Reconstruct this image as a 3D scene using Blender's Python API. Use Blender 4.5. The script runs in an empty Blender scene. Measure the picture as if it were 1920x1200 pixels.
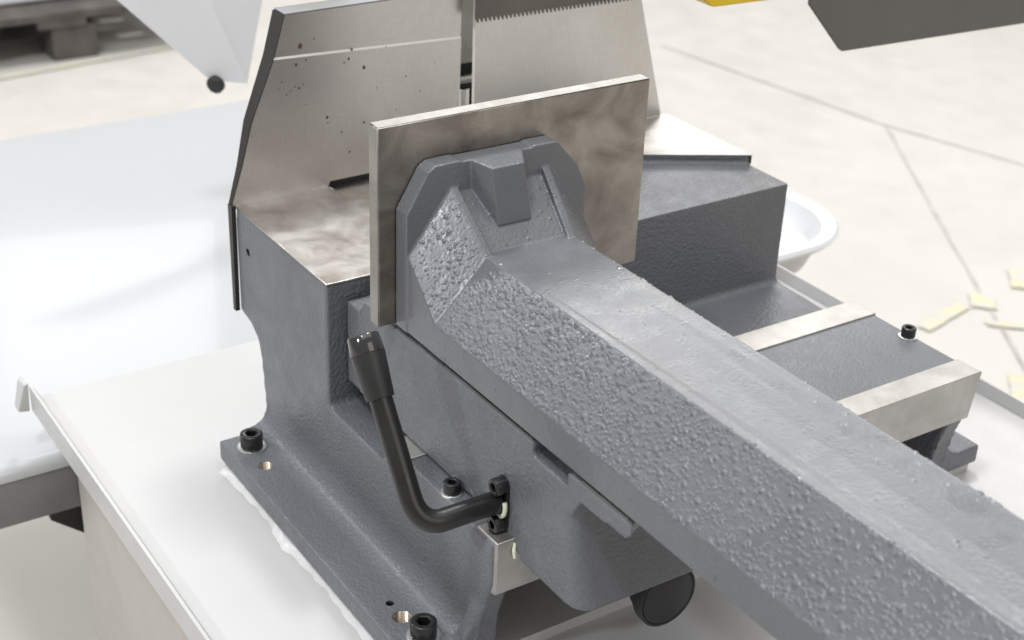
import bpy, bmesh, math, random
import numpy as np
from mathutils.kdtree import KDTree
from mathutils import Vector, Matrix

random.seed(7)
S = 0.001                       # everything below is written in millimetres
scene = bpy.context.scene
C = bpy.data.collections.new('scene'); scene.collection.children.link(C)

# ------------------------------------------------------------------ camera
cam_d = bpy.data.cameras.new('camera'); cam = bpy.data.objects.new('camera', cam_d); C.objects.link(cam)
R_right = Vector((0.83746324, -0.54528454, 0.03633307))
R_down = Vector((-0.22557454, -0.40546839, -0.88583944))
R_fwd = Vector((0.49776646, 0.73366215, -0.46256718))
M = Matrix((R_right, -R_down, -R_fwd)).transposed().to_4x4()
M.translation = Vector((-458.32, -933.34, 512.59)) * S
cam.matrix_world = M
cam_d.sensor_width = 36.0
cam_d.lens = 2776.4 / 1920 * 36.0
cam_d.clip_start = 0.05; cam_d.clip_end = 200
cam_d.dof.use_dof = True
cam_d.dof.focus_distance = 1.08
cam_d.dof.aperture_fstop = 9.5
scene.camera = cam

# ------------------------------------------------------------------ world and lamps
scene.view_settings.view_transform = 'Standard'
scene.view_settings.look = 'None'
scene.view_settings.exposure = 0.0
scene.view_settings.gamma = 1.0
w = bpy.data.worlds.new('World'); scene.world = w; w.use_nodes = True
bgn = w.node_tree.nodes['Background']
bgn.inputs[0].default_value = (1.0, 0.965, 0.93, 1); bgn.inputs[1].default_value = 0.44

def lamp(name, pos, target, size, power, col=(1, 1, 1), size_y=None):
    d = bpy.data.lights.new(name, 'AREA'); d.energy = power; d.color = col
    d.shape = 'RECTANGLE'; d.size = size; d.size_y = size_y or size
    o = bpy.data.objects.new(name, d); C.objects.link(o)
    o.location = pos
    o.rotation_euler = (Vector(target) - Vector(pos)).to_track_quat('-Z', 'Y').to_euler()
    return o
lamp('hall_ceiling_lights', (0.2, 0.6, 5.2), (0.2, 0.6, 0), 7.0, 225, (0.97, 0.985, 1.0))
lamp('hall_lamp_behind', (1.9, 2.3, 4.9), (0.2, 0, 0), 0.50, 120, (1, 0.985, 0.96))
lamp('hall_window_back', (3.1, 4.35, 2.75), (0.08, -0.19, 0.07), 1.6, 44, (1, 0.99, 0.98), 1.4)
lamp('hall_window_right', (5.7, 3.5, 3.2), (0.3, -0.2, 0), 3.2, 85, (1, 0.99, 0.98), 2.1)
lamp('table_streak_fill', (1.9, 6.6, 3.5), (-0.05, 0.5, -0.28), 1.3, 9, (0.98, 0.99, 1.0), 1.5)  # unseen source added to lay a pale streak on the white table
lamp('hall_lamp_back_left', (-2.4, 3.7, 2.8), (0, 0, 0), 0.30, 42, (0.93, 0.96, 1.0))
lamp('fill_above_left', (-1.9, -0.9, 4.3), (-0.1, 0, -0.2), 0.4, 85, (0.93, 0.965, 1.0))  # added fill, brightens the front-left tray, the flange and the floor
lamp('hall_lamp_left', (-4.2, -0.4, 2.8), (0, 0, 0), 0.32, 66, (0.91, 0.955, 1.0))
lamp('fill_front', (0.8, -5.5, 3.0), (0.2, 0, -0.4), 3.5, 70, (1, 0.95, 0.90))  # added warm fill, lifts the front-facing faces and the tray under the arm

# ------------------------------------------------------------------ materials
def new_mat(name):
    m = bpy.data.materials.new(name); m.use_nodes = True
    nt = m.node_tree; b = nt.nodes['Principled BSDF']
    return m, nt, b
def nd(nt, t, **k):
    n = nt.nodes.new(t)
    for a, v in k.items():
        if a in n.inputs: n.inputs[a].default_value = v
        else: setattr(n, a, v)
    return n
def ramp(nt, src, stops):
    r = nt.nodes.new('ShaderNodeValToRGB'); nt.links.new(src, r.inputs[0])
    e = r.color_ramp.elements
    while len(e) < len(stops): e.new(0.5)
    for x, (p, c) in zip(e, stops):
        x.position = p; x.color = (c, c, c, 1) if isinstance(c, (int, float)) else (*c, 1)
    return r
def objco(nt): return nt.nodes.new('ShaderNodeTexCoord').outputs['Object']
def noise(nt, co, scale, detail=3, rough=0.5, stretch=None, dist=0.0):
    if stretch:
        mp = nd(nt, 'ShaderNodeMapping'); mp.inputs['Scale'].default_value = stretch
        nt.links.new(co, mp.inputs[0]); co = mp.outputs[0]
    n = nd(nt, 'ShaderNodeTexNoise'); n.inputs['Scale'].default_value = scale
    n.inputs['Detail'].default_value = detail; n.inputs['Roughness'].default_value = rough
    n.inputs['Distortion'].default_value = dist
    nt.links.new(co, n.inputs['Vector']); return n.outputs[0]
def math_n(nt, op, a, b=None, clamp=False):
    n = nt.nodes.new('ShaderNodeMath'); n.operation = op; n.use_clamp = clamp
    for i, v in enumerate((a, b)):
        if v is None: continue
        if isinstance(v, (int, float)): n.inputs[i].default_value = v
        else: nt.links.new(v, n.inputs[i])
    return n.outputs[0]

def cast_paint(name, col, rough=0.4, bump=0.25, coat=0.0):
    """oven grey enamel over a sand casting: fine orange peel"""
    m, nt, b = new_mat(name)
    co = objco(nt)
    n1 = noise(nt, co, 6, 4); n2 = noise(nt, co, 60, 3)
    mixc = ramp(nt, n1, [(0.3, tuple(c * 0.86 for c in col)), (0.7, tuple(min(1, c * 1.14) for c in col))])
    nt.links.new(mixc.outputs[0], b.inputs['Base Color'])
    rr = ramp(nt, n2, [(0.3, rough - 0.07), (0.7, rough + 0.10)])
    nt.links.new(rr.outputs[0], b.inputs['Roughness'])
    b.inputs['Coat Weight'].default_value = coat; b.inputs['Coat Roughness'].default_value = 0.25
    vf = nd(nt, 'ShaderNodeTexVoronoi', feature='SMOOTH_F1'); vf.inputs['Scale'].default_value = 380; vf.inputs['Smoothness'].default_value = 0.6
    nt.links.new(co, vf.inputs['Vector']); fine = math_n(nt, 'SUBTRACT', 1.0, vf.outputs['Distance'])
    mid = noise(nt, co, 230, 2, 0.55)
    h = math_n(nt, 'ADD', math_n(nt, 'MULTIPLY', fine, 0.8), math_n(nt, 'MULTIPLY', mid, 0.6))
    bp = nd(nt, 'ShaderNodeBump'); bp.inputs['Strength'].default_value = bump; bp.inputs['Distance'].default_value = 0.0009
    nt.links.new(h, bp.inputs['Height'])
    last = bp
    nt.links.new(last.outputs[0], b.inputs['Normal'])
    return m

def steel(name, base=(0.56, 0.54, 0.51), dark=(0.34, 0.31, 0.28), rough=(0.28, 0.5), grain=(1, 1, 1), cloud=9, swirl=0.0, metallic=1.0, spots=0.0):
    m, nt, b = new_mat(name)
    co = objco(nt)
    cl = noise(nt, co, cloud, 5, 0.55, dist=0.6)
    cr = ramp(nt, cl, [(0.30, dark), (0.64, base)])
    s1 = noise(nt, co, 40, 4, 0.7, stretch=(28, 1.2, 1.2)); s2 = noise(nt, co, 55, 4, 0.7, stretch=(1.5, 1.5, 22))
    sc_ = ramp(nt, math_n(nt, 'ADD', math_n(nt, 'MULTIPLY', s1, 0.5), math_n(nt, 'MULTIPLY', s2, 0.5)), [(0.36, 0.90), (0.64, 1.07)])
    mm = nd(nt, 'ShaderNodeMix', data_type='RGBA', blend_type='MULTIPLY'); mm.inputs[0].default_value = 1.0
    nt.links.new(cr.outputs[0], mm.inputs[6]); nt.links.new(sc_.outputs[0], mm.inputs[7])
    col = mm.outputs[2]
    if spots:
        v = nd(nt, 'ShaderNodeTexVoronoi', feature='F1'); v.inputs['Scale'].default_value = 30
        nt.links.new(co, v.inputs['Vector'])
        sp = nt.nodes.new('ShaderNodeSeparateColor'); nt.links.new(v.outputs['Color'], sp.inputs[0])
        lim = math_n(nt, 'MULTIPLY', math_n(nt, 'GREATER_THAN', sp.outputs[0], 0.74), 0.075)
        lim = math_n(nt, 'MULTIPLY', lim, sp.outputs[1])
        isp = math_n(nt, 'LESS_THAN', v.outputs['Distance'], lim)
        mx = nd(nt, 'ShaderNodeMix', data_type='RGBA'); nt.links.new(math_n(nt, 'MULTIPLY', isp, spots), mx.inputs[0])
        nt.links.new(col, mx.inputs[6]); mx.inputs[7].default_value = (0.10, 0.055, 0.025, 1); col = mx.outputs[2]
    nt.links.new(col, b.inputs['Base Color'])
    b.inputs['Metallic'].default_value = metallic
    gr = noise(nt, co, 90, 3, 0.6, stretch=grain)
    base_r = math_n(nt, 'ADD', math_n(nt, 'MULTIPLY', cl, 0.7), math_n(nt, 'MULTIPLY', gr, 0.3))
    if swirl:
        sw = noise(nt, co, 26, 4, 0.6, dist=2.2)
        sw2 = noise(nt, co, 15, 3, 0.5, stretch=(1.0, 5.0, 1.0), dist=1.0)
        swo = math_n(nt, 'ADD', math_n(nt, 'MULTIPLY', sw, 0.6), math_n(nt, 'MULTIPLY', sw2, 0.4))
        base_r = math_n(nt, 'ADD', math_n(nt, 'MULTIPLY', base_r, 1 - swirl), math_n(nt, 'MULTIPLY', swo, swirl))
    rr = ramp(nt, base_r, [(0.3, rough[0]), (0.7, rough[1])])
    nt.links.new(rr.outputs[0], b.inputs['Roughness'])
    bp = nd(nt, 'ShaderNodeBump'); bp.inputs['Strength'].default_value = 0.10; bp.inputs['Distance'].default_value = 0.0004
    nt.links.new(gr, bp.inputs['Height']); nt.links.new(bp.outputs[0], b.inputs['Normal'])
    return m

def plain(name, col, rough=0.5, metallic=0.0, bump=0.0, bscale=200, vary=0.08, coat=0.0, spec=0.5):
    m, nt, b = new_mat(name)
    co = objco(nt)
    n = noise(nt, co, 12, 4)
    r = ramp(nt, n, [(0.3, tuple(c * (1 - vary) for c in col)), (0.7, tuple(min(1, c * (1 + vary)) for c in col))])
    nt.links.new(r.outputs[0], b.inputs['Base Color'])
    rr = ramp(nt, noise(nt, co, 50, 3), [(0.3, max(0.02, rough - 0.05)), (0.7, min(1, rough + 0.07))])
    nt.links.new(rr.outputs[0], b.inputs['Roughness'])
    b.inputs['Metallic'].default_value = metallic; b.inputs['Coat Weight'].default_value = coat
    b.inputs['Specular IOR Level'].default_value = spec
    if bump:
        bp = nd(nt, 'ShaderNodeBump'); bp.inputs['Strength'].default_value = bump; bp.inputs['Distance'].default_value = 0.0006
        nt.links.new(noise(nt, co, bscale, 3), bp.inputs['Height']); nt.links.new(bp.outputs[0], b.inputs['Normal'])
    return m

GREY = (0.124, 0.130, 0.142)
M_arm = cast_paint('grey_enamel_droplets', GREY, rough=0.30, bump=0.22, coat=0.22)
M_cast = cast_paint('grey_enamel', GREY, rough=0.40, bump=0.75, coat=0.12)
M_flat = steel('ground_steel', (0.68, 0.665, 0.64), (0.42, 0.395, 0.365), (0.24, 0.50), grain=(2, 30, 1), cloud=24, swirl=0.35)
M_fence = steel('fence_steel', (0.79, 0.775, 0.755), (0.66, 0.64, 0.62), (0.26, 0.40), grain=(1, 1, 10), cloud=7, spots=0.9)
M_plate = steel('jaw_plate_steel', (0.42, 0.385, 0.345), (0.19, 0.168, 0.148), (0.28, 0.5), grain=(1, 1, 1), cloud=24, swirl=0.5)
M_edge = steel('cut_edge_steel', (0.42, 0.405, 0.385), (0.29, 0.28, 0.26), (0.45, 0.62), grain=(30, 1, 30), cloud=30)
M_way = steel('way_steel', (0.58, 0.565, 0.54), (0.42, 0.405, 0.38), (0.42, 0.58), grain=(2, 1, 20), cloud=20)
M_black = plain('blackened_steel', (0.010, 0.010, 0.0105), 0.26, 0.0, bump=0.08, bscale=500, coat=0.1)
M_tube = plain('black_oxide_tube', (0.012, 0.0115, 0.011), 0.30, 0.0, bump=0.10, bscale=350, vary=0.3)
M_rubber = plain('black_grip', (0.016, 0.016, 0.016), 0.42, bump=0.1, bscale=300)
M_gloss = plain('shiny_black_cap', (0.05, 0.05, 0.05), 0.10, 0.6, coat=0.6)
M_knob = plain('matte_black_knob', (0.020, 0.019, 0.019), 0.55, bump=0.15, bscale=900)
M_zinc = plain('zinc_washer', (0.75, 0.75, 0.73), 0.28, 1.0)
M_thread = plain('bare_thread', (0.62, 0.52, 0.42), 0.3, 1.0)
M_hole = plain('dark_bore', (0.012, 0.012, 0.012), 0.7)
M_tray = plain('light_grey_powder_coat', (0.505, 0.50, 0.497), 0.40, bump=0.05, bscale=400, vary=0.02)
M_table = plain('white_gloss_enamel', (0.465, 0.475, 0.485), 0.28, vary=0.008, coat=0.4)
M_trough = plain('grey_table_side', (0.18, 0.18, 0.18), 0.4, vary=0.25)
M_white = plain('white_sheet_metal', (0.76, 0.77, 0.79), 0.4, vary=0.02)
M_seal = plain('white_sealant', (0.62, 0.61, 0.60), 0.35, bump=0.5, bscale=60)
M_cream = plain('cream_plastic', (0.70, 0.72, 0.58), 0.45)
M_yellow = plain('yellow_enamel', (0.72, 0.50, 0.012), 0.4, vary=0.04)
M_guard = plain('grey_guard_paint', (0.115, 0.108, 0.10), 0.5, bump=0.15, bscale=500)
M_wood = plain('weathered_wood', (0.085, 0.075, 0.068), 0.8, bump=0.5, bscale=60, vary=0.4)
def worn_tape():
    m, nt, b = new_mat('worn_yellow_floor_tape'); co = objco(nt)
    r = ramp(nt, noise(nt, co, 22, 5, 0.7), [(0.44, (0.565, 0.545, 0.50)), (0.55, (0.61, 0.58, 0.41)), (0.75, (0.65, 0.605, 0.35))])
    nt.links.new(r.outputs[0], b.inputs['Base Color']); b.inputs['Roughness'].default_value = 0.6
    return m
M_tapem = worn_tape()
M_bluesteel = plain('dark_fence_edge', (0.05, 0.048, 0.045), 0.45, 0.5, bump=0.1)

M_glint = plain('painted_ridge_glint', (0.55, 0.53, 0.50), 0.4, vary=0.1)  # pale non-metal colour painting a reflection streak
M_topedge = plain('dull_grey_edge', (0.26, 0.27, 0.29), 0.5, vary=0.15)
M_basin = plain('white_basin_enamel', (0.66, 0.67, 0.68), 0.35, vary=0.02)
for _n in M_table.node_tree.nodes:
    if _n.type == 'BSDF_PRINCIPLED':
        for _l in list(_n.inputs['Roughness'].links): M_table.node_tree.links.remove(_l)
        _n.inputs['Roughness'].default_value = 0.14
def floor_mat():
    m, nt, b = new_mat('polished_concrete')
    co = objco(nt)
    n1 = noise(nt, co, 0.7, 4, 0.5, dist=0.1); n2 = noise(nt, co, 9, 5, 0.65)
    f = math_n(nt, 'ADD', math_n(nt, 'MULTIPLY', n1, 0.72), math_n(nt, 'MULTIPLY', n2, 0.28))
    r = ramp(nt, f, [(0.30, (0.52, 0.497, 0.457)), (0.50, (0.57, 0.548, 0.508)), (0.68, (0.595, 0.575, 0.54))])
    nt.links.new(r.outputs[0], b.inputs['Base Color'])
    rr = ramp(nt, n2, [(0.3, 0.32), (0.7, 0.55)]); nt.links.new(rr.outputs[0], b.inputs['Roughness'])
    return m
M_floor = floor_mat()
M_joint = plain('floor_joint_filler', (0.47, 0.455, 0.425), 0.8, vary=0.2)

# ------------------------------------------------------------------ geometry helpers
def tag(o, label=None, cat=None, group=None, kind=None):
    if label: o['label'] = label
    if cat: o['category'] = cat
    if group: o['group'] = group
    if kind: o['kind'] = kind
    return o
def thing(name, label, cat, loc=(0, 0, 0), group=None):
    o = bpy.data.objects.new(name, None); o.empty_display_size = 0.02; C.objects.link(o)
    o.location = Vector(loc) * S
    tag(o, label, cat, group); return o
def obj(name, bm, mat, parent=None, bevel=0.0, smooth=True, seg=2):
    """link bm (mm, world axes) as one object; its origin sits at the parent's origin"""
    me = bpy.data.meshes.new(name)
    bmesh.ops.recalc_face_normals(bm, faces=bm.faces[:])
    off = Vector((0, 0, 0)); p = parent
    while p is not None: off += p.location; p = p.parent
    for v in bm.verts: v.co = v.co * S - off
    bm.to_mesh(me); bm.free()
    me.materials.append(mat)
    o = bpy.data.objects.new(name, me); C.objects.link(o)
    if parent is not None: o.parent = parent
    if bevel:
        md = o.modifiers.new('bevel', 'BEVEL'); md.width = bevel * S; md.segments = seg; md.limit_method = 'ANGLE'
        md.angle_limit = math.radians(30); md.harden_normals = False
    if smooth:
        for f in me.polygons: f.use_smooth = True
        if hasattr(me, 'set_sharp_from_angle'): me.set_sharp_from_angle(angle=math.radians(38))
    return o
def hull(pts, bm=None):
    bm = bm or bmesh.new()
    vs = [bm.verts.new(p) for p in pts]
    r = bmesh.ops.convex_hull(bm, input=vs)
    junk = [g for g in r['geom_interior'] if isinstance(g, bmesh.types.BMVert)]
    if junk: bmesh.ops.delete(bm, geom=junk, context='VERTS')
    return bm
def prism(poly, axis, a, b, bm=None):
    """extrude a 2-D outline along an axis from a to b (outline given in the other two axes, in xyz order)"""
    bm = bm or bmesh.new()
    def P(u, v, t): return {'x': (t, u, v), 'y': (u, t, v), 'z': (u, v, t)}[axis]
    A = [bm.verts.new(P(u, v, a)) for u, v in poly]; B = [bm.verts.new(P(u, v, b)) for u, v in poly]
    n = len(poly); fs = [bm.faces.new(A), bm.faces.new(B)]
    for i in range(n): bm.faces.new((A[i], A[(i + 1) % n], B[(i + 1) % n], B[i]))
    bmesh.ops.triangulate(bm, faces=fs)
    return bm
def box(x0, x1, y0, y1, z0, z1, bm=None):
    return prism([(x0, y0), (x1, y0), (x1, y1), (x0, y1)], 'z', z0, z1, bm)
def frame(d):
    d = Vector(d).normalized(); t = Vector((0, 0, 1)) if abs(d.z) < 0.9 else Vector((1, 0, 0))
    u = d.cross(t).normalized(); return d, u, d.cross(u).normalized()
def lathe(prof, origin, direction, n=32, bm=None):
    """revolve (radius, height) pairs about a direction"""
    bm = bm or bmesh.new(); d, u, v = frame(direction); o = Vector(origin)
    rings = []
    for r, h in prof:
        if r < 1e-6: rings.append([bm.verts.new(o + d * h)]); continue
        rings.append([bm.verts.new(o + d * h + (u * math.cos(2 * math.pi * k / n) + v * math.sin(2 * math.pi * k / n)) * r) for k in range(n)])
    for a, b in zip(rings, rings[1:]):
        for k in range(n):
            k2 = (k + 1) % n
            if len(a) == 1 and len(b) == 1: continue
            if len(a) == 1: bm.faces.new((a[0], b[k], b[k2]))
            elif len(b) == 1: bm.faces.new((a[k], a[k2], b[0]))
            else: bm.faces.new((a[k], a[k2], b[k2], b[k]))
    return bm
def tube(path, radius, n=24, bm=None, cap=True):
    bm = bm or bmesh.new(); pts = [Vector(p) for p in path]; rings = []
    u = None
    for i, p in enumerate(pts):
        d = (pts[min(i + 1, len(pts) - 1)] - pts[max(i - 1, 0)]).normalized()
        if u is None: u = frame(d)[1]
        u = (u - d * u.dot(d)).normalized(); v = d.cross(u)
        r = radius(i / (len(pts) - 1)) if callable(radius) else radius
        rings.append([bm.verts.new(p + (u * math.cos(2 * math.pi * k / n) + v * math.sin(2 * math.pi * k / n)) * r) for k in range(n)])
    for a, b in zip(rings, rings[1:]):
        for k in range(n): bm.faces.new((a[k], a[(k + 1) % n], b[(k + 1) % n], b[k]))
    if cap: bm.faces.new(rings[0]); bm.faces.new(rings[-1])
    return bm

def casting(name, pieces, mat, parent, voxel=1.5, smooth_it=5, cutters=(), factor=0.5, droplets=False):
    """weld overlapping closed pieces into one rounded casting, then bore the holes"""
    me = bpy.data.meshes.new(name + '_raw'); bm = bmesh.new()
    for p in pieces:
        bmesh.ops.recalc_face_normals(p, faces=p.faces[:])
        tmp = bpy.data.meshes.new('t'); p.to_mesh(tmp); p.free(); bm.from_mesh(tmp); bpy.data.meshes.remove(tmp)
    for v in bm.verts: v.co *= S
    bm.to_mesh(me); bm.free()
    o = bpy.data.objects.new(name + '_raw', me); C.objects.link(o)
    r = o.modifiers.new('r', 'REMESH'); r.mode = 'VOXEL'; r.voxel_size = voxel * S; r.adaptivity = 0
    s = o.modifiers.new('s', 'SMOOTH'); s.factor = factor; s.iterations = smooth_it
    tmpo = []
    for c in cutters:
        bmesh.ops.recalc_face_normals(c, faces=c.faces[:])
        for v in c.verts: v.co *= S
        cm = bpy.data.meshes.new('cut'); c.to_mesh(cm); c.free()
        co = bpy.data.objects.new('cut', cm); C.objects.link(co); tmpo.append(co)
        b = o.modifiers.new('b', 'BOOLEAN'); b.operation = 'DIFFERENCE'; b.object = co
        try: b.solver = 'MANIFOLD'
        except Exception: b.solver = 'EXACT'
    dg = bpy.context.evaluated_depsgraph_get(); dg.update()
    m2 = bpy.data.meshes.new_from_object(o.evaluated_get(dg)); m2.name = name
    if droplets:
        # beads of enamel standing on the sloping flanks, sparse on the other faces
        nv = len(m2.vertices)
        nr = np.empty(nv * 3, np.float32); m2.vertex_normals.foreach_get('vector', nr); nr = nr.reshape(-1, 3)
        co_ = np.empty(nv * 3, np.float32); m2.vertices.foreach_get('co', co_); co_ = co_.reshape(-1, 3)
        flank = (np.abs(nr[:, 0]) > 0.5) & (nr[:, 2] > 0.35)
        face = (nr[:, 1] < -0.25) & (nr[:, 2] > 0.3)
        rest = ~(flank | face)
        rng = np.random.default_rng(5)
        kd = KDTree(nv)
        for q in range(nv): kd.insert(co_[q], q)
        kd.balance()
        disp = np.zeros(nv, np.float32)
        # (mask, beads per square millimetre)
        vis = co_[:, 0] < 0.145
        head = co_[:, 1] > -0.1445
        for mk, dens in ((flank & vis & ~head, 0.060), (flank & vis & head, 0.034), (face & vis & ~flank, 0.022), (rest & vis & (nr[:, 2] > 0.9), 0.002), (rest & vis & (nr[:, 0] < -0.8), 0.003)):
            idx = np.nonzero(mk)[0]
            nb = int(len(idx) * (voxel ** 2) * dens)
            for q in rng.choice(idx, nb):
                r = (0.62 + 0.46 * rng.random() + 1.2 * rng.random() ** 6) * S * (0.72 if co_[q, 1] > -0.1445 else 1.0)
                hgt = r * (0.34 + 0.22 * rng.random()) * (0.5 if nr[q, 2] > 0.9 else 1.0)
                for cc, vi, dd in kd.find_range(co_[q], r):
                    disp[vi] = max(disp[vi], hgt * math.sqrt(max(0.0, 1 - (dd / r) ** 2)))
        co_ = co_ + nr * disp[:, None]
        m2.vertices.foreach_set('co', co_.ravel()); m2.update()
    print(name, 'faces', len(m2.polygons))
    for t in [o] + tmpo: bpy.data.objects.remove(t, do_unlink=True)
    m2.materials.clear(); m2.materials.append(mat)
    off = Vector((0, 0, 0)); p = parent
    while p is not None: off += p.location; p = p.parent
    m2.transform(Matrix.Translation(-off))
    for f in m2.polygons: f.use_smooth = True
    if cutters: m2.set_sharp_from_angle(angle=math.radians(50))
    q = bpy.data.objects.new(name, m2); C.objects.link(q); q.parent = parent
    return q

# ------------------------------------------------------------------ floor
FZ = -850.0
bm = bmesh.new(); vs = [bm.verts.new(p) for p in ((-9000, -9000, FZ), (14000, -9000, FZ), (14000, 16000, FZ), (-9000, 16000, FZ))]; bm.faces.new(vs)
floor = obj('floor', bm, M_floor, smooth=False); tag(floor, kind='structure')
def joint(pts, wd):
    bm = bmesh.new(); n = len(pts)
    L = []
    for i, p in enumerate(pts):
        p = Vector((*p, 0)); a = Vector((*pts[max(i - 1, 0)], 0)); b = Vector((*pts[min(i + 1, n - 1)], 0))
        d = (b - a).normalized(); s = Vector((-d.y, d.x, 0)) * wd * random.uniform(0.6, 1.2)
        L.append((bm.verts.new((p.x + s.x, p.y + s.y, FZ + 2)), bm.verts.new((p.x - s.x, p.y - s.y, FZ + 2))))
    for (a, b), (c, d) in zip(L, L[1:]): bm.faces.new((a, b, d, c))
    return bm
def wig(a, b, n=14, am=1.5):
    return [(a[0] + (b[0] - a[0]) * i / n + random.uniform(-am, am), a[1] + (b[1] - a[1]) * i / n + random.uniform(-am, am)) for i in range(n + 1)]
obj('floor_joint', joint(wig((2428, 2553), (2528, 1693)) + wig((2528, 1693), (2660, 1200))[1:], 4), M_joint, floor, smooth=False)
obj('floor_joint', joint(wig((2528, 1693), (1980, 900), 16, 2) + wig((1980, 900), (1640, 400), 12, 2)[1:], 4), M_joint, floor, smooth=False)
def patch(cx, cy, lx, ly, ang, k=10):
    bm = bmesh.new(); vs = []
    ca, sa = math.cos(ang), math.sin(ang)
    per = [(-1 + 2 * t / 12, -1) for t in range(12)] + [(1, -1 + 2 * t / 5) for t in range(5)] + [(1 - 2 * t / 12, 1) for t in range(12)] + [(-1, 1 - 2 * t / 5) for t in range(5)]
    for u, v in per:
        u = u * lx * random.uniform(0.9, 1.03); v = v * ly * random.uniform(0.86, 1.06)
        vs.append(bm.verts.new((cx + u * ca - v * sa, cy + u * sa + v * ca, FZ + 4)))
    bm.faces.new(vs); return bm
tape_specs = [((1782, 806), 82, 17, 0.22, 'long faded strip of yellow floor tape behind the black screw'),
              ((1912, 815), 34, 27, 0.8, 'small torn yellow tape square right of the long faded strip'),
              ((2075, 845), 52, 30, 0.75, 'yellow tape scrap at the right picture edge, farthest back'),
              ((1885, 705), 60, 13, -0.75, 'faded yellow tape strip on the floor below the torn square'),
              ((1690, 528), 60, 22, 0.75, 'pale yellow tape scrap lowest on the floor beside the tray lip')]
for (c, lx, ly, an, lab) in tape_specs:
    o = obj('floor_tape', patch(c[0], c[1], lx, ly, an), M_tapem, smooth=False)
    tag(o, lab, 'floor tape', 'yellow tape scraps on the concrete floor')
o = obj('floor_tape', patch(700, 3150, 420, 11, 0.12), M_tapem, smooth=False)
tag(o, 'long worn yellow tape line on the floor in front of the pallet', 'floor tape')

# ------------------------------------------------------------------ pallet with white crate, far left
pal = thing('wooden_pallet', 'weathered wooden pallet on the concrete floor at upper left', 'pallet', (700, 3300, FZ))
for i in range(7):
    y = 3205 + i * 165
    obj('deck_board', box(-150, 1150, y, y + 125, FZ + 122, FZ + 144), M_wood, pal, bevel=2)
for i in range(3): obj('stringer_board', box(-150 + i * 610, -30 + i * 610, 3205, 4320, FZ + 100, FZ + 122), M_wood, pal)
for i in range(3):
    for y in (3215, 3690, 4200):
        obj('block', box(-150 + i * 430 + (20 if i == 2 else 0), -20 + i * 430 + 20, y, y + 110, FZ, FZ + 100), M_wood, pal, bevel=3)
obj('stringer_board', box(690, 830, 3205, 4320, FZ + 100, FZ + 122), M_wood, pal)
bm = box(-100, 1000, 3330, 4200, FZ + 146, FZ + 500)
tag(obj('white_crate', bm, M_white, bevel=8), 'white crate standing on the wooden pallet', 'crate')

# ------------------------------------------------------------------ white machine chute, upper left
ch = thing('machine_chute', 'white folded sheet metal chute hanging above the floor at upper left', 'chute', (170, 700, -80))
obj('side_sheet', hull([(197, 700, 25), (88, 700, 38), (50, 700, 90), (150, 700, 150), (194, 700, -73), (243, 700, -85),
                        (197, 703, 25), (88, 703, 38), (50, 703, 90), (150, 703, 150), (194, 703, -73), (243, 703, -85)]), M_white, ch)
obj('end_sheet', hull([(198, 702, 25), (243, 702, -84), (272, 760, -30), (170, 702, 150), (330, 760, 150), (200, 705, 24), (245, 705, -82), (274, 763, -30), (172, 705, 150), (332, 763, 150)]), M_white, ch)
obj('knob', lathe([(0, 0), (9, 0), (11, 2), (11, 8), (9, 10), (0, 10.5)], (203, 699, -77), (-0.75, -0.6, -0.2)), M_knob, ch)

# ------------------------------------------------------------------ white table behind the tray, left
tb = thing('white_table', 'large glossy white table with rounded front edge behind the tray at left', 'table', (0, 700, -380))
prof = [(1160, -282), (1160, -276), (285, -280)]
arc = [(285 - 62 * math.sin(a), -342 + 62 * math.cos(a)) for a in [math.radians(x) for x in range(8, 75, 8)]]
poly = [(1160, -284), (1160, -280), (314, -280)] + [(314 - 13 * math.sin(a), -293 + 13 * math.cos(a)) for a in [math.radians(x) for x in range(10, 91, 10)]] + [(301, -295), (314, -295)]
obj('table_top', prism(poly, 'x', -300, 560), M_table, tb)
obj('side_skirt', box(-300, -100, 302, 309, -345, -295.3), M_trough, tb)
obj('foot', hull([(-152, 325, -345), (-100, 325, -345), (-100, 325, -412), (-152, 350, -345), (-100, 350, -345), (-100, 350, -412), (-152, 325, -368), (-152, 350, -368)]), M_knob, tb)

# ------------------------------------------------------------------ white basin, right behind the vice
bs = thing('chip_basin', 'white enamel basin with thick rounded rim behind the right of the vice', 'basin', (850, 560, -400))
def rrect(x0, x1, y0, y1, r, n=8):
    pts = []
    for cx, cy, a0 in ((x1 - r, y0 + r, -90), (x1 - r, y1 - r, 0), (x0 + r, y1 - r, 90), (x0 + r, y0 + r, 180)):
        for k in range(n + 1):
            a = math.radians(a0 + 90 * k / n); pts.append((cx + r * math.cos(a), cy + r * math.sin(a)))
    return pts
bm = bmesh.new(); rings = []
for inset, z in ((4, -304), (0, -298), (4, -293), (12, -292), (20, -296), (30, -330), (60, -352)):
    rings.append([bm.verts.new((x, y, z)) for x, y in rrect(640 + inset, 982 - inset, 322 + inset, 880 - inset, 112 - inset * 0.6)])
for a, b in zip(rings, rings[1:]):
    for k in range(len(a)): bm.faces.new((a[k], a[(k + 1) % len(a)], b[(k + 1) % len(a)], b[k]))
bm.faces.new(rings[-1])
obj('bowl', bm, M_basin, bs)
bm = bmesh.new(); rings = []
for inset, z in ((6, -305), (24, -322), (34, -348), (64, -358)):
    rings.append([bm.verts.new((x, y, z)) for x, y in rrect(640 + inset, 982 - inset, 322 + inset, 880 - inset, 112 - inset * 0.6)])
for a, b in zip(rings, rings[1:]):
    for k in range(len(a)): bm.faces.new((a[k], a[(k + 1) % len(a)], b[(k + 1) % len(a)], b[k]))
bm.faces.new(rings[-1])
obj('outer_shell', bm, M_tray, bs)
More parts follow.
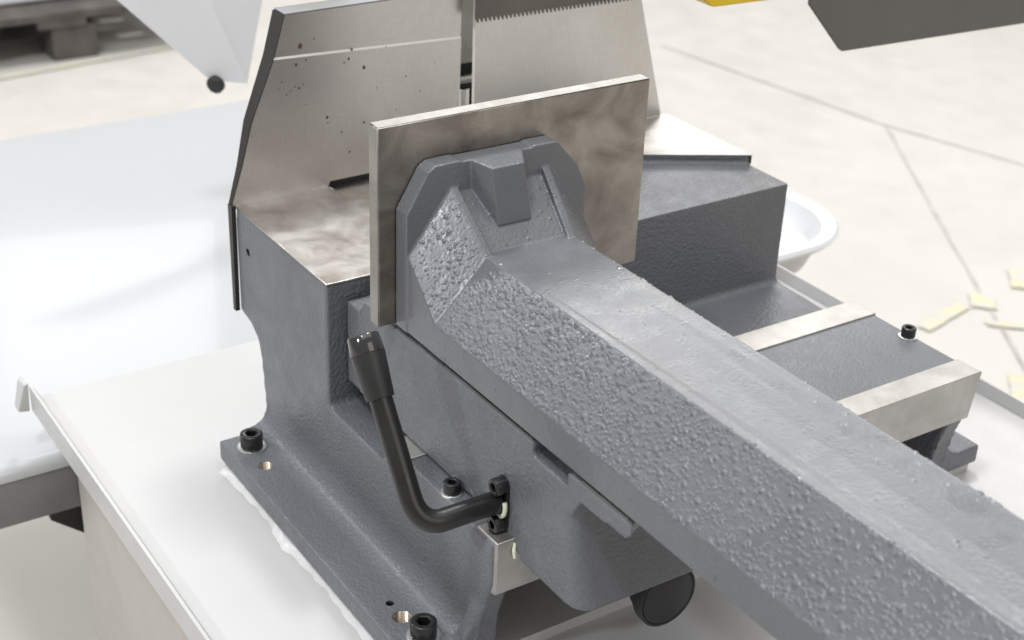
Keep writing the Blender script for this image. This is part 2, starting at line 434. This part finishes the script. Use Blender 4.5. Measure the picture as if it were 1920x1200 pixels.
obj('leg', box(770, 815, 345, 380, FZ, -352), M_tray, bs, bevel=3)
obj('leg', box(770, 815, 800, 835, FZ, -352), M_tray, bs, bevel=3)

# ------------------------------------------------------------------ machine stand and drip tray
TZ = -218.0
cb = thing('machine_stand', 'beige painted sheet metal stand under the drip tray', 'machine stand', (200, 100, FZ))
obj('cabinet', box(-128, 620, -30, 300, FZ, TZ - 3), plain('beige_cabinet', (0.46, 0.43, 0.39), 0.5, vary=0.03), cb, bevel=3)
tr = thing('drip_tray', 'light grey sheet steel drip tray with upturned lips under the vice', 'tray', (240, 0, TZ))
obj('tray_sheet', box(-158, 652, -640, 315, TZ - 2.5, TZ), M_tray, tr)
obj('left_lip', prism([(-158.5, TZ - 14), (-156, TZ - 14), (-156, TZ + 2), (-150, TZ + 0.2), (-150, TZ + 1), (-155.5, TZ + 11.5), (-158.5, TZ + 12)], 'y', -640, 316), M_tray, tr)
obj('right_lip', prism([(652.5, TZ - 14), (655, TZ - 14), (655, TZ + 14), (652, TZ + 14), (650, TZ + 0.3), (652.5, TZ + 0.3)], 'y', -640, 316), M_tray, tr)
bk = obj('corner_tab', hull([(-163, 316.2, TZ + 14), (-158.6, 316.2, TZ + 15), (-158.6, 340, TZ + 12), (-163, 338, TZ + 10), (-171, 318, TZ - 15), (-160, 318, TZ - 17), (-160, 336, TZ - 15), (-171, 330, TZ - 13)]), M_tray, tr, bevel=1.5)
obj('slot', box(-164.2, -163.0, 320, 324, TZ - 1, TZ + 8), M_hole, bk)
obj('spacer_plate', prism([(-49, -224), (531, -224), (531, 110), (-49, 110)], 'z', TZ + 0.1, -208.2), M_tray, tr)
# sealant bead squeezed out along the left edge of the base
bm = bmesh.new(); n = 90; rows = []
for i in range(n):
    y = 108 - i * (330 / (n - 1)); t = i / (n - 1)
    ww = 4.2 + 1.2 * math.sin(i * 0.21) + 0.8 * math.sin(i * 0.9 + 1) + random.uniform(-0.4, 0.4) + 3.5 * math.exp(-((i - 33) / 5.0) ** 2) + 3 * math.exp(-(i / 5.0) ** 2)
    hh = 5.5 + random.uniform(-0.8, 0.8)
    x0 = -48
    rows.append([bm.verts.new(p) for p in ((x0, y, TZ + hh), (x0 - ww * 0.35, y, TZ + hh * 0.8), (x0 - ww * 0.75, y, TZ + hh * 0.4), (x0 - ww, y, TZ + 0.3))])
for a, b in zip(rows, rows[1:]):
    for k in range(3): bm.faces.new((a[k], a[k + 1], b[k + 1], b[k]))
obj('sealant_bead', bm, M_seal, tr)

# ------------------------------------------------------------------ vice base casting
vb = thing('machine_bed', 'grey cast iron vice base with machined table and ways bolted on the tray', 'vice base', (240, 0, -208))
rear = [(0, -9.5), (0, -205), (120, -205), (125, -184), (131, -130), (137, -112), (150, -104), (173, -100), (173, -9.5)]
P = []
P.append(prism(rear, 'x', -1, 483))
P.append(prism([(-1, 0), (240, 0), (240, 172), (-1, 172)], 'z', -20, -1.6))                      # left raised table block
P.append(prism([(484, 55), (484, 172), (230, 172), (230, 100), (300, 158)][::1], 'z', -20, -1.6))
P.append(prism([(484, 55), (391, 107), (300, 158), (230, 172), (484, 172)], 'z', -20, -1.6))
P.append(box(-1, 483, -110, 10, -135, -112))                                                    # pocket floor
P.append(box(-1, 486, -236, -98, -132, -91.5))                                                  # beam
P.append(hull([(-1, -98, -104), (485, -98, -104), (-1, -84, -115), (485, -84, -115), (-1, -98, -125), (485, -98, -125), (-1, -84, -125), (485, -84, -125)]))
P.append(hull([(-1, 4, -108), (485, 4, -108), (-1, -6, -112.5), (485, -6, -112.5), (-1, 4, -125), (485, 4, -125), (-1, -6, -125), (485, -6, -125)]))
for sx, x0, x1 in ((1, -1, 17), (-1, 468, 486.5)):
    P.append(prism([(10, -112), (-97, -116), (-97, -92), (-246, -92), (-246, -128), (-240, -145), (-232, -170), (-229, -208), (10, -208)], 'x', x0, x1))
# side flanges with their big fillets
P.append(box(-52.5, 12, -229, 114, -208, -190))
P.append(box(474, 535, -229, 114, -208, -190))
fil = [(4, -192), (-26, -192), (-26, -190.3)] + [(-24 + 22.8 * math.sin(math.radians(a)), -167.3 - 22.8 * math.cos(math.radians(a))) for a in range(0, 91, 10)] + [(4, -160)]
P.append(prism(fil, 'y', -229, 121))
P.append(prism([(485 - x, z) for x, z in fil], 'y', -229, 121))
# slanted front edge toward the flange
P.append(hull([(2, -236, -140), (16, -236, -140), (2, -225, -140), (16, -225, -140), (-16, -229, -200), (14, -229, -200), (-16, -215, -200), (14, -215, -200)]))
P.append(hull([(468, -236, -140), (484, -236, -140), (468, -225, -140), (484, -225, -140), (468, -229, -200), (484, -229, -200), (468, -215, -200), (484, -215, -200)]))
cuts = [lathe([(0, -30), (6.4, -30), (6.4, 12), (0, 12)], (-33.2, 58.5, -190), (0, 0, 1)),
        lathe([(0, -30), (7.4, -30), (7.4, 12), (0, 12)], (-31.7, -176, -190), (0, 0, 1)),
        lathe([(0, -30), (3.3, -30), (3.3, 12), (0, 12)], (-31.7, -157.6, -190), (0, 0, 1)),
        lathe([(0, -14), (3.6, -14), (3.6, 20), (0, 20)], (0, 149.5, -33.9), (-1, 0, 0))]
body = casting('body_casting', P, M_cast, vb, voxel=1.9, smooth_it=4, cutters=cuts)
def threaded(cx, cy, r, depth):
    bm = bmesh.new(); prof = []
    z = -0.4
    while z > -depth:
        prof += [(r, z), (r - 0.75, z - 0.8), (r, z - 1.6)]; z -= 1.6
    prof += [(0, z)]
    return lathe(prof, (cx, cy, -190), (0, 0, 1), 28)
obj('threaded_hole', threaded(-33.2, 58.5, 6.3, 14), M_thread, vb)
obj('threaded_hole', threaded(-31.7, -176, 7.3, 16), M_thread, vb)
obj('pin_hole', lathe([(3.2, -1.5), (3.2, -16), (0, -16)], (-31.7, -157.6, -190), (0, 0, 1)), M_hole, vb)
obj('side_hole', lathe([(3.5, -0.6), (3.5, -13), (0, -13)], (-1, 149.5, -33.9), (-1, 0, 0)), M_hole, vb)

# machined surfaces
ma = obj('table_top', prism([(-0.6, -0.4), (236, -0.4), (236, 40), (96, 141), (90.5, 166), (90, 178), (-0.6, 173.5)], 'z', -1.7, 0), M_flat, vb, bevel=0.35, seg=1)
obj('table_top', prism([(485, 55), (485, 187), (382, 184), (378, 150), (330, 141), (391, 107)], 'z', -1.7, 0), M_way, vb, bevel=0.35, seg=1)
disc = [(235 + 143 * math.cos(math.radians(a)), 178 + 143 * math.sin(math.radians(a))) for a in range(180, 361, 4)]
M_disc = steel('turned_disc_steel', (0.62, 0.59, 0.55), (0.5, 0.47, 0.43), (0.2, 0.34), grain=(1, 1, 1), cloud=5)
obj('turntable_disc', prism(disc, 'z', -2.4, -0.6), M_disc, vb, bevel=0.3, seg=1)
obj('step_bar', prism([(484.5, 55), (391, 107), (300, 158), (302, 162), (393, 111), (484.5, 60)], 'z', -9, -0.8), M_bluesteel, vb)
# dovetail ways
obj('rear_way', box(-0.4, 486.6, -127, -97.5, -98, -90), M_way, vb, bevel=0.5)
fw = [(-224, -90), (-250, -90), (-250, -133.5), (-243, -136), (-224, -110)]
b = prism(fw, 'x', 1, 487)
for v in b.verts:
    if v.co.x > 400 and v.co.z < -130: v.co.x -= 7
obj('front_way', b, M_way, vb, bevel=0.7)

def cap_screw(parent, pos, d, r=8, h=12, washer=True, hexr=None, name='cap_screw'):
    """socket head cap screw: knurled-smooth head with a real hexagon recess"""
    hexr = hexr or r * 0.53
    bm = bmesh.new(); dd, u, v = frame(d); o = Vector(pos); n = 36
    def ring(rad, z, hexa=False):
        out = []
        for k in range(n):
            a = 2 * math.pi * k / n; rr = rad
            if hexa:
                t = (a % (math.pi / 3)) - math.pi / 6; rr = rad * math.cos(math.pi / 6) / math.cos(t)
            out.append(bm.verts.new(o + dd * z + (u * math.cos(a) + v * math.sin(a)) * rr))
        return out
    R = [ring(r, 0), ring(r, h - 0.9), ring(r - 0.25, h - 0.4), ring(r - 0.9, h), ring(hexr * 1.16, h), ring(hexr * 1.04, h - 0.5, True), ring(hexr, h - 1.0, True), ring(hexr, h * 0.42, True)]
    for a, b in zip(R, R[1:]):
        for k in range(n): bm.faces.new((a[k], a[(k + 1) % n], b[(k + 1) % n], b[k]))
    bm.faces.new(R[0]); bm.faces.new(R[-1])
    s = obj(name, bm, M_black, parent)
    if washer:
        obj('washer', lathe([(r * 0.9, -0.1), (r * 1.3, -0.1), (r * 1.32, 0.3), (r * 1.3, 1.5), (r * 1.24, 1.7), (r * 0.9, 1.7)], Vector(pos) - dd * 1.6, d, 36), M_zinc, s)
    return s
cap_screw(vb, (-31.2, 91.0, -188.4), (0, 0, 1), 9.8, 13)
cap_screw(vb, (-29.3, -203.5, -188.4), (0, 0, 1), 9.8, 13)
cap_screw(vb, (508, 92, -188.4), (0, 0, 1), 9.8, 13)
cap_screw(vb, (7.5, -179, -90.2), (0, 0, 1), 6.4, 8.5)
cap_screw(vb, (480, -172, -90.2), (0, 0, 1), 6.4, 8.5)

# ------------------------------------------------------------------ back fences
def fence(name, label, outline, skew=0.026, tri=True):
    """outline: list of (x, z, thickness) seen from the front"""
    bm = bmesh.new(); A = []; B = []
    for x, z, t in outline:
        y = 173.4 + skew * x
        A.append(bm.verts.new((x, y, z))); B.append(bm.verts.new((x - 0.5, y + t, z)))
    n = len(A); fs = [bm.faces.new(A), bm.faces.new(B)]
    for i in range(n): bm.faces.new((A[i], A[(i + 1) % n], B[(i + 1) % n], B[i]))
    if tri: bmesh.ops.triangulate(bm, faces=fs)
    return bm
fl = thing('back_fence', 'left ground steel back fence with slanted dark outer edge and rust specks', 'fence plate', (110, 176, 0))
obj('face_plate', fence('x', '', [(-2, 4.8, 6), (8, 34, 9), (18.5, 71, 14), (41.5, 124, 19), (228.5, 116.5, 6), (227.5, 4.8, 6)], tri=False), M_fence, fl, smooth=False)
obj('foot_strip', fence('x', '', [(-3, -0.6, 6), (-2, 4.79, 6), (92, 4.79, 6), (89.5, -0.6, 6)], tri=False), M_fence, fl, smooth=False)
obj('gap_shade_filler', box(88, 236, 178.5, 190, -2, 5), M_hole, fl)  # black box added to paint the shade in the gap under the fence
bm = fence('x', '', [(42, 125.6, 19), (53, 160.5, 21), (229.5, 160.5, 21), (228.6, 118.0, 19)])
for v in bm.verts:
    v.co.y += 1.3 if v.co.y < 183 else 0
obj('upper_face', bm, M_fence, fl, smooth=False)
obj('glint_ridge', hull([(41.4, 174.5, 124), (42, 175.8, 125.8), (228.4, 179.3, 116.4), (228.5, 180.6, 118.2), (42, 190, 124), (42, 190, 126), (228.4, 190, 116.4), (228.5, 190, 118.3)]), M_glint, fl)  # bright reflection streak put into the colour of this ridge
obj('top_edge', hull([(53.5, 176.5, 160.8), (229, 181, 160.8), (53.5, 197, 160.8), (229, 201, 160.8), (53.5, 176.5, 161.6), (229, 181, 161.6), (53.5, 197, 161.6), (229, 201, 161.6)]), M_topedge, fl)
obj('side_bar', prism([(172, 1), (180, 1), (180, -101), (174.5, -101), (172.6, -30)], 'x', -4.6, -0.6), M_bluesteel, fl)
bm = bmesh.new()
ed = [(-3, 0.4, 6), (8, 34, 9), (18.5, 71, 14), (41.5, 124, 19), (53, 160.5, 21)]
L = []
for x, z, t in ed:
    y = 173.4 + 0.026 * x
    L.append([bm.verts.new(p) for p in ((x - 0.8, y + 0.2, z), (x - 1.3, y + t, z), (x + 3, y + t + 0.5, z), (x + 3, y + 3, z))])
for a, b in zip(L, L[1:]):
    for k in range(4): bm.faces.new((a[k], a[(k + 1) % 4], b[(k + 1) % 4], b[k]))
bm.faces.new(L[0]); bm.faces.new(L[-1])
obj('outer_edge', bm, M_bluesteel, fl, smooth=False)

bm = bmesh.new()
for sx, sz, sr in ((66.8, 132.1, 2.6), (62, 117, 1.5), (71.4, 119.8, 1.0), (115.7, 122.5, 1.3), (112.5, 114.9, 1.4), (108, 112, 0.9), (127.5, 104.6, 2.0), (90.3, 65.1, 1.6), (91, 60, 0.8),
                   (126.9, 54, 1.3), (104, 49, 1.0), (60.2, 97.9, 0.9), (64, 96, 1.2), (56, 95, 0.7), (68, 99, 0.8), (112, 29, 1.2), (52, 92, 0.8), (140, 84, 0.7), (48, 104, 0.8), (45, 99, 0.6), (150, 120, 0.7), (170, 90, 0.8), (185, 74, 0.6), (200, 98, 0.6), (70, 80, 0.6), (80, 137, 0.8), (160, 60, 0.6)):
    off = 1.32 if sz > 118 else 0; sr *= 0.85
    n = 9; ph = random.uniform(0, 6)
    vs = [bm.verts.new((sx + sr * (0.75 + 0.4 * random.random()) * math.cos(ph + k * 2 * math.pi / n), 173.4 + 0.026 * sx - 0.12 + (off if sz > 124 else 0), sz + sr * 1.25 * (0.75 + 0.4 * random.random()) * math.sin(ph + k * 2 * math.pi / n))) for k in range(n)]
    bm.faces.new(vs)
obj('rust_specks', bm, plain('rust_speck', (0.09, 0.055, 0.03), 0.8), fl, smooth=False)['kind'] = 'stuff'
fr = thing('back_fence', 'right ground steel back fence with sloping outer edge behind the toothed shadow strip', 'fence plate', (350, 180, 0))
obj('face_plate', fence('x', '', [(244.5, 3.5, 3), (243.5, 160.5, 4), (427, 160.5, 19), (474, 5, 10), (474.5, 0.6, 10), (378, 0.6, 3), (378, 3.5, 3)], 0.026), M_fence, fr, smooth=False)

# things seen through the saw slot
sg = thing('blade_guide', 'grey steel blade guide column seen through the slot between the fences', 'blade guide', (272, 240, 40))
obj('column', box(256, 290, 232, 250, 72, 240), M_edge, sg, bevel=2)
obj('crossbar', tube([(240, 236, 55), (300, 236, 55)], 4), M_edge, sg)
obj('block', box(250, 300, 245, 262, -20, 76), M_hole, sg)
obj('spring', tube([(268, 238, -5), (268, 238, 46)], 6), M_zinc, sg)

# ------------------------------------------------------------------ blade shadow on the right fence, built as a dark toothed strip
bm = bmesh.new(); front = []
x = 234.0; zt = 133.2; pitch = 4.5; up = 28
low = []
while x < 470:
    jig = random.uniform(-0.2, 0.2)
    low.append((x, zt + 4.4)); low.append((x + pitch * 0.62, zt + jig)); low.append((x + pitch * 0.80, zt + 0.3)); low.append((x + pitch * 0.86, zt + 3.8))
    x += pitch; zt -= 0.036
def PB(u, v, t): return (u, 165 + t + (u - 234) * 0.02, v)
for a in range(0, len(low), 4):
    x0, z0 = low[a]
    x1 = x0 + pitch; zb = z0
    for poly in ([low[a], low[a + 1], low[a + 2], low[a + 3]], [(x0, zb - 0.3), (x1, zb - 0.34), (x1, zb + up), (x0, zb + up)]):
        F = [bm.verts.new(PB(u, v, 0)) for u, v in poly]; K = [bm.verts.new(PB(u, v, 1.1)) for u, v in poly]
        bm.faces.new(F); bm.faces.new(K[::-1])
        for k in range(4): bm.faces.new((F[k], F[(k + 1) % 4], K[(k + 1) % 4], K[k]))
M_bladeshade = plain('blade_shadow_tone', (0.125, 0.115, 0.103), 0.45, 0.2, vary=0.25)  # dark tone stands in for shade on the fence
tag(obj('blade_shadow_strip', bm, M_bladeshade, smooth=False), 'dark toothed strip imitating the blade shadow on the right fence', 'blade shadow')

# ------------------------------------------------------------------ saw head covers at the top right
def sheet(pts, y0, th):
    return prism(pts, 'y', y0, y0 + th)
gg = thing('grey_guard', 'grey painted guard plate with a cut corner hanging at the upper right', 'guard', (700, 60, 140))
obj('panel', sheet([(539, 160), (541, 139), (589, 89.5), (594, 86.5), (900, 79), (900, 230), (539, 230)], 60, 4), M_guard, gg, bevel=1.2)
obj('return_flange', box(541, 900, 64.5, 120, 200, 204), M_guard, gg)
yg = thing('yellow_saw_cover', 'yellow saw head cover showing at the top edge left of the grey guard', 'cover', (470, 90, 200))
obj('cover_shell', sheet([(400, 172), (411, 160), (423, 151), (428, 149.5), (520, 147.5), (535, 160), (535, 240), (400, 240)], 66, 60), M_yellow, yg, bevel=3)
ys = thing('yellow_block', 'small yellow machine cover peeking over the left fence top', 'cover', (70, 260, 200))
obj('shell', box(84, 150, 240, 300, 176, 260), M_yellow, ys, bevel=3)
obj('dark_base', box(66, 83.5, 242, 300, 174, 260), M_hole, ys, bevel=2)

# ------------------------------------------------------------------ carriage
cg = thing('sliding_carriage', 'grey cast carriage sliding on the ways under the clamping arm', 'carriage', (110, -160, -90))
TZc = -4.2
P = []
X1 = 215
P.append(prism([(-24, -16), (-24, -88.5), (-252, -88.5), (-256, -100), (-297, -100), (-297, -14), (-27, -14)], 'x', 15, X1))
P.append(box(15, X1, -266, -34, -16, TZc))
P.append(hull([(15, -24, -17), (X1, -24, -17), (15, -34, TZc), (X1, -34, TZc), (15, -40, -17), (X1, -40, -17), (15, -40, TZc), (X1, -40, TZc)]))
P.append(box(15, X1, -30, -4, -88, -16))                                 # rear step
P.append(hull([(34, -30, -18), (X1, -30, -18), (34, -5, -18), (X1, -5, -18), (36, -30, -7), (X1, -30, -7), (36, -7, -7), (X1, -7, -7)]))
def cor(y0, r=30, yb=-250):
    pts = [(15, yb), (15, y0 + r)]
    for a in range(0, 91, 15):
        pts.append((15 + r - r * math.cos(math.radians(a)), y0 + r - r * math.sin(math.radians(a))))
    return pts + [(X1, y0), (X1, yb)]
top = [(x, y, -20) for x, y in cor(-311, 7)]; mid = [(x, y, -60) for x, y in cor(-318, 10)]; bot = [(x, y, -104) for x, y in cor(-328, 15, -258)]
P.append(hull(top + mid)); P.append(hull(mid + bot + [(15, -250, -88), (X1, -250, -88)]))
P.append(box(15, 120, -312, -306, -20, TZc)); P.append(box(15, X1, -313, -290, -34, -15))
P.append(hull([(15, -306, TZc), (15, -306, -20), (15, -367, -17), (15, -372, -12), (15, -372, TZc), (40, -306, TZc), (40, -306, -20), (60, -345, -17), (60, -350, TZc)]))
P.append(hull([(15, -306, -19), (60, -306, -19), (15, -320, -19), (60, -320, -19), (15, -312, -34), (60, -312, -34), (15, -306, -34)]))
P.append(hull([(30, -306, TZc), (30, -306, -19), (40, -358, TZc), (40, -356, -16), (90, -345, TZc), (90, -345, -18), (150, -306, TZc), (150, -306, -20)]))
P.append(box(36, X1, -330, -250, -16, TZc))
casting('carriage_casting', P, M_cast, cg, voxel=1.5, smooth_it=4)
obj('tongue_top', prism([(37, -29), (120, -29), (120, -8), (37, -8)], 'z', -7.6, -6.4), M_flat, cg)
obj('slide_face', box(17, 40, -262, -150, TZc - 0.6, TZc + 0.9), M_edge, cg)
obj('slide_face', box(17, 26, -366, -318, TZc - 0.6, TZc + 0.9), M_edge, cg)
obj('grease_drip', tube([(14.6, -251, -93), (13.4, -252, -98), (13.6, -253, -104)], lambda t: 1.5 - 0.8 * abs(t - 0.5)), M_cream, cg)
# lock pivot fittings
pv = obj('pivot_plate', hull([(15.4, y, z) for y, z in [(-235 + 7 * math.cos(a), -54 + 7 * math.sin(a)) for a in [k * 0.5 for k in range(13)]] + [(-235 + 7 * math.cos(a), -83 + 7 * math.sin(a)) for a in [k * 0.5 for k in range(13)]]] +
                             [(12.5, y, z) for y, z in [(-235 + 7 * math.cos(a), -54 + 7 * math.sin(a)) for a in [k * 0.5 for k in range(13)]] + [(-235 + 7 * math.cos(a), -83 + 7 * math.sin(a)) for a in [k * 0.5 for k in range(13)]]]), M_black, cg)
cap_screw(cg, (13, -235.5, -53.5), (-1, 0, 0), 6.4, 8, False)
cap_screw(cg, (13, -235.5, -84), (-1, 0, 0), 6.4, 8, False)
rg = bmesh.new(); pth = [(11, -233.5 + 9.2 * math.cos(a), -68.5 + 10.2 * math.sin(a)) for a in [math.radians(t) for t in range(-205, 20, 9)]]
obj('cream_ring', tube(pth, 1.7, 10), M_cream, cg)
obj('latch_tab', hull([(14.6, -238, -86), (5, -238, -88), (14.6, -243, -96), (3, -242, -95), (14.6, -222, -92), (4, -224, -93), (14.6, -222, -96), (4, -224, -96)]), M_hole, cg)

# hand knob under the front of the carriage
kn = thing('hand_knob', 'round matte black hand knob under the front of the carriage', 'knob', (85, -300, -120))
kc = (104, -312, -133)
obj('knob_body', lathe([(0, -22), (16, -22), (19, -20), (21, -14), (24, -8), (24.6, -3), (24.6, 0.2), (23.8, 1), (22.6, 0.6), (22.4, -0.6), (22.0, -0.6)], kc, (0, -1, 0), 48), M_knob, kn)
obj('knob_cap', lathe([(22.1, -0.8), (21.9, 0.7), (20.9, 1.3), (0, 1.5)], kc, (0, -1, 0), 48), M_knob, kn)
obj('shaft', lathe([(6, 0), (6, 40)], (104, -292, -133), (0, 1, 0)), M_black, kn)
obj('hub', hull([(83, -298, -98), (119, -298, -98), (87, -298, -120), (115, -298, -120), (83, -285, -98), (119, -285, -98), (87, -285, -114), (115, -285, -114)]), M_hole, kn)

# ------------------------------------------------------------------ clamp lever
lv = thing('clamp_lever', 'bent black tube clamp lever with tapered grip on the carriage side', 'lever', (15, -233, -68))
d2 = Vector((0, 0.555, 0.832)); tip = Vector((-50, -153.5, 41)); c0 = Vector((-50, -229.5, -67.5))
A0 = Vector((11, -233, -68)); A1 = Vector((-34, -233, -68))
path = [A0, A0.lerp(A1, 0.5), A1]
B1 = c0 + d2 * 20
for i in range(1, 11):
    t = i / 10; q = A1 * (1 - t) ** 2 + c0 * 2 * t * (1 - t) + B1 * t ** 2; path.append(q)
Bend = tip - d2 * 34
for i in range(1, 6): path.append(B1.lerp(Bend, i / 5))
obj('bent_tube', tube(path, 8.0, 32), M_tube, lv)
obj('grip', lathe([(8.4, 0), (9.6, 0.1), (9.9, 1), (11.9, 31.5), (11.4, 31.8), (8.4, 31.8)], tip - d2 * 45, d2, 40), M_rubber, lv)
obj('end_cap', lathe([(11.7, 31.8), (11.9, 32.3), (11.0, 43.4), (10.4, 44.4), (9.4, 44.8), (0, 45.2)], tip - d2 * 45, d2, 28), M_gloss, lv)
sc = obj('set_screw', lathe([(2.6, -6), (2.6, 0.7), (1.6, 0.8), (1.5, -1.4), (0, -1.6)], Vector((5.5, -233, -68)) + Vector((0, -0.78, 0.62)) * 7.8, (0, -0.78, 0.62), 20), M_black, lv)

# ------------------------------------------------------------------ clamping arm with jaw plate
ar = thing('swing_arm', 'long grey cast clamping arm with bubbled enamel carrying the steel jaw plate', 'vice arm', (92, -84, 0))
P = []
sec = [(15, 0), (15, 23.5), (54, 70), (60, 69.8), (70, 68.0), (92, 67.6), (110, 68.2), (124, 69.6), (130, 70), (169, 23.5), (169, 0)]
secA = [(15, 0), (15, 23.5), (54, 70), (130, 70), (169, 23.5), (169, 0)]
bm = bmesh.new()
ys = [-125, -200, -420, -660]; rows = []
for j, y in enumerate(ys):
    pr = sec if j > 1 else [(15, 0), (15, 23.5), (54, 70), (60, 70), (70, 70), (92, 70), (110, 70), (124, 70), (130, 70), (169, 23.5), (169, 0)]
    rows.append([bm.verts.new((x, y, z)) for x, z in pr])
for a, b in zip(rows, rows[1:]):
    for k in range(len(a)): bm.faces.new((a[k], a[(k + 1) % len(a)], b[(k + 1) % len(a)], b[k]))
bmesh.ops.triangulate(bm, faces=[bm.faces.new(rows[0]), bm.faces.new(rows[-1])])
P.append(bm)
hd = [(14, 0), (14, 93), (31, 122), (37, 126.4), (57, 126.6), (60, 125.8), (92, 125.5), (118, 125.8), (121, 127.0), (141, 126.6), (160, 106), (169.5, 87), (170.5, 0)]
P.append(prism(hd, 'y', -100, -84.3))
# two ribs run from the collar down to the arm's top edges, the face between them is dished
for q in (1, -1):
    X = (lambda x: x) if q == 1 else (lambda x: 184 - x)
    a_top = 109 if q == 1 else 111
    P.append(hull([(X(50), -99, a_top), (X(56), -99, a_top), (X(54), -144, 70), (X(60), -144, 70), (X(15), -99.5, 62), (X(15), -139, 23.5), (X(15), -99, 0), (X(15), -139, 0), (X(58), -99, 0), (X(60), -139, 0)]))
P.append(hull([(52, -96, 107), (132, -96, 107), (54, -142, 66.5), (130, -142, 66.5), (52, -96, 0), (132, -96, 0), (54, -139, 0), (130, -139, 0)]))
P.append(hull([(66, -92, 126.2), (110, -92, 126.2), (66, -100, 126.2), (110, -100, 126.2), (73, -118, 124.2), (100, -118, 124.2), (69, -96, 80), (107, -96, 80), (75, -125.5, 83), (102.5, -125.5, 83), (76, -120, 74), (102, -120, 74)]))
armc = casting('arm_casting', P, M_arm, ar, voxel=0.62, smooth_it=9, droplets=True)
jp = obj('jaw_plate', box(0.4, 236.8, -83.6, -71, 0.6, 155.0), M_plate, ar, bevel=0.5, seg=1)
obj('plate_edge', box(0.7, 236.5, -83.2, -71.4, 155.02, 155.7), M_edge, jp, bevel=0.3, seg=1)
obj('plate_edge', box(-0.2, 0.38, -83.2, -71.4, 1.0, 154.6), M_edge, jp, bevel=0.25, seg=1)
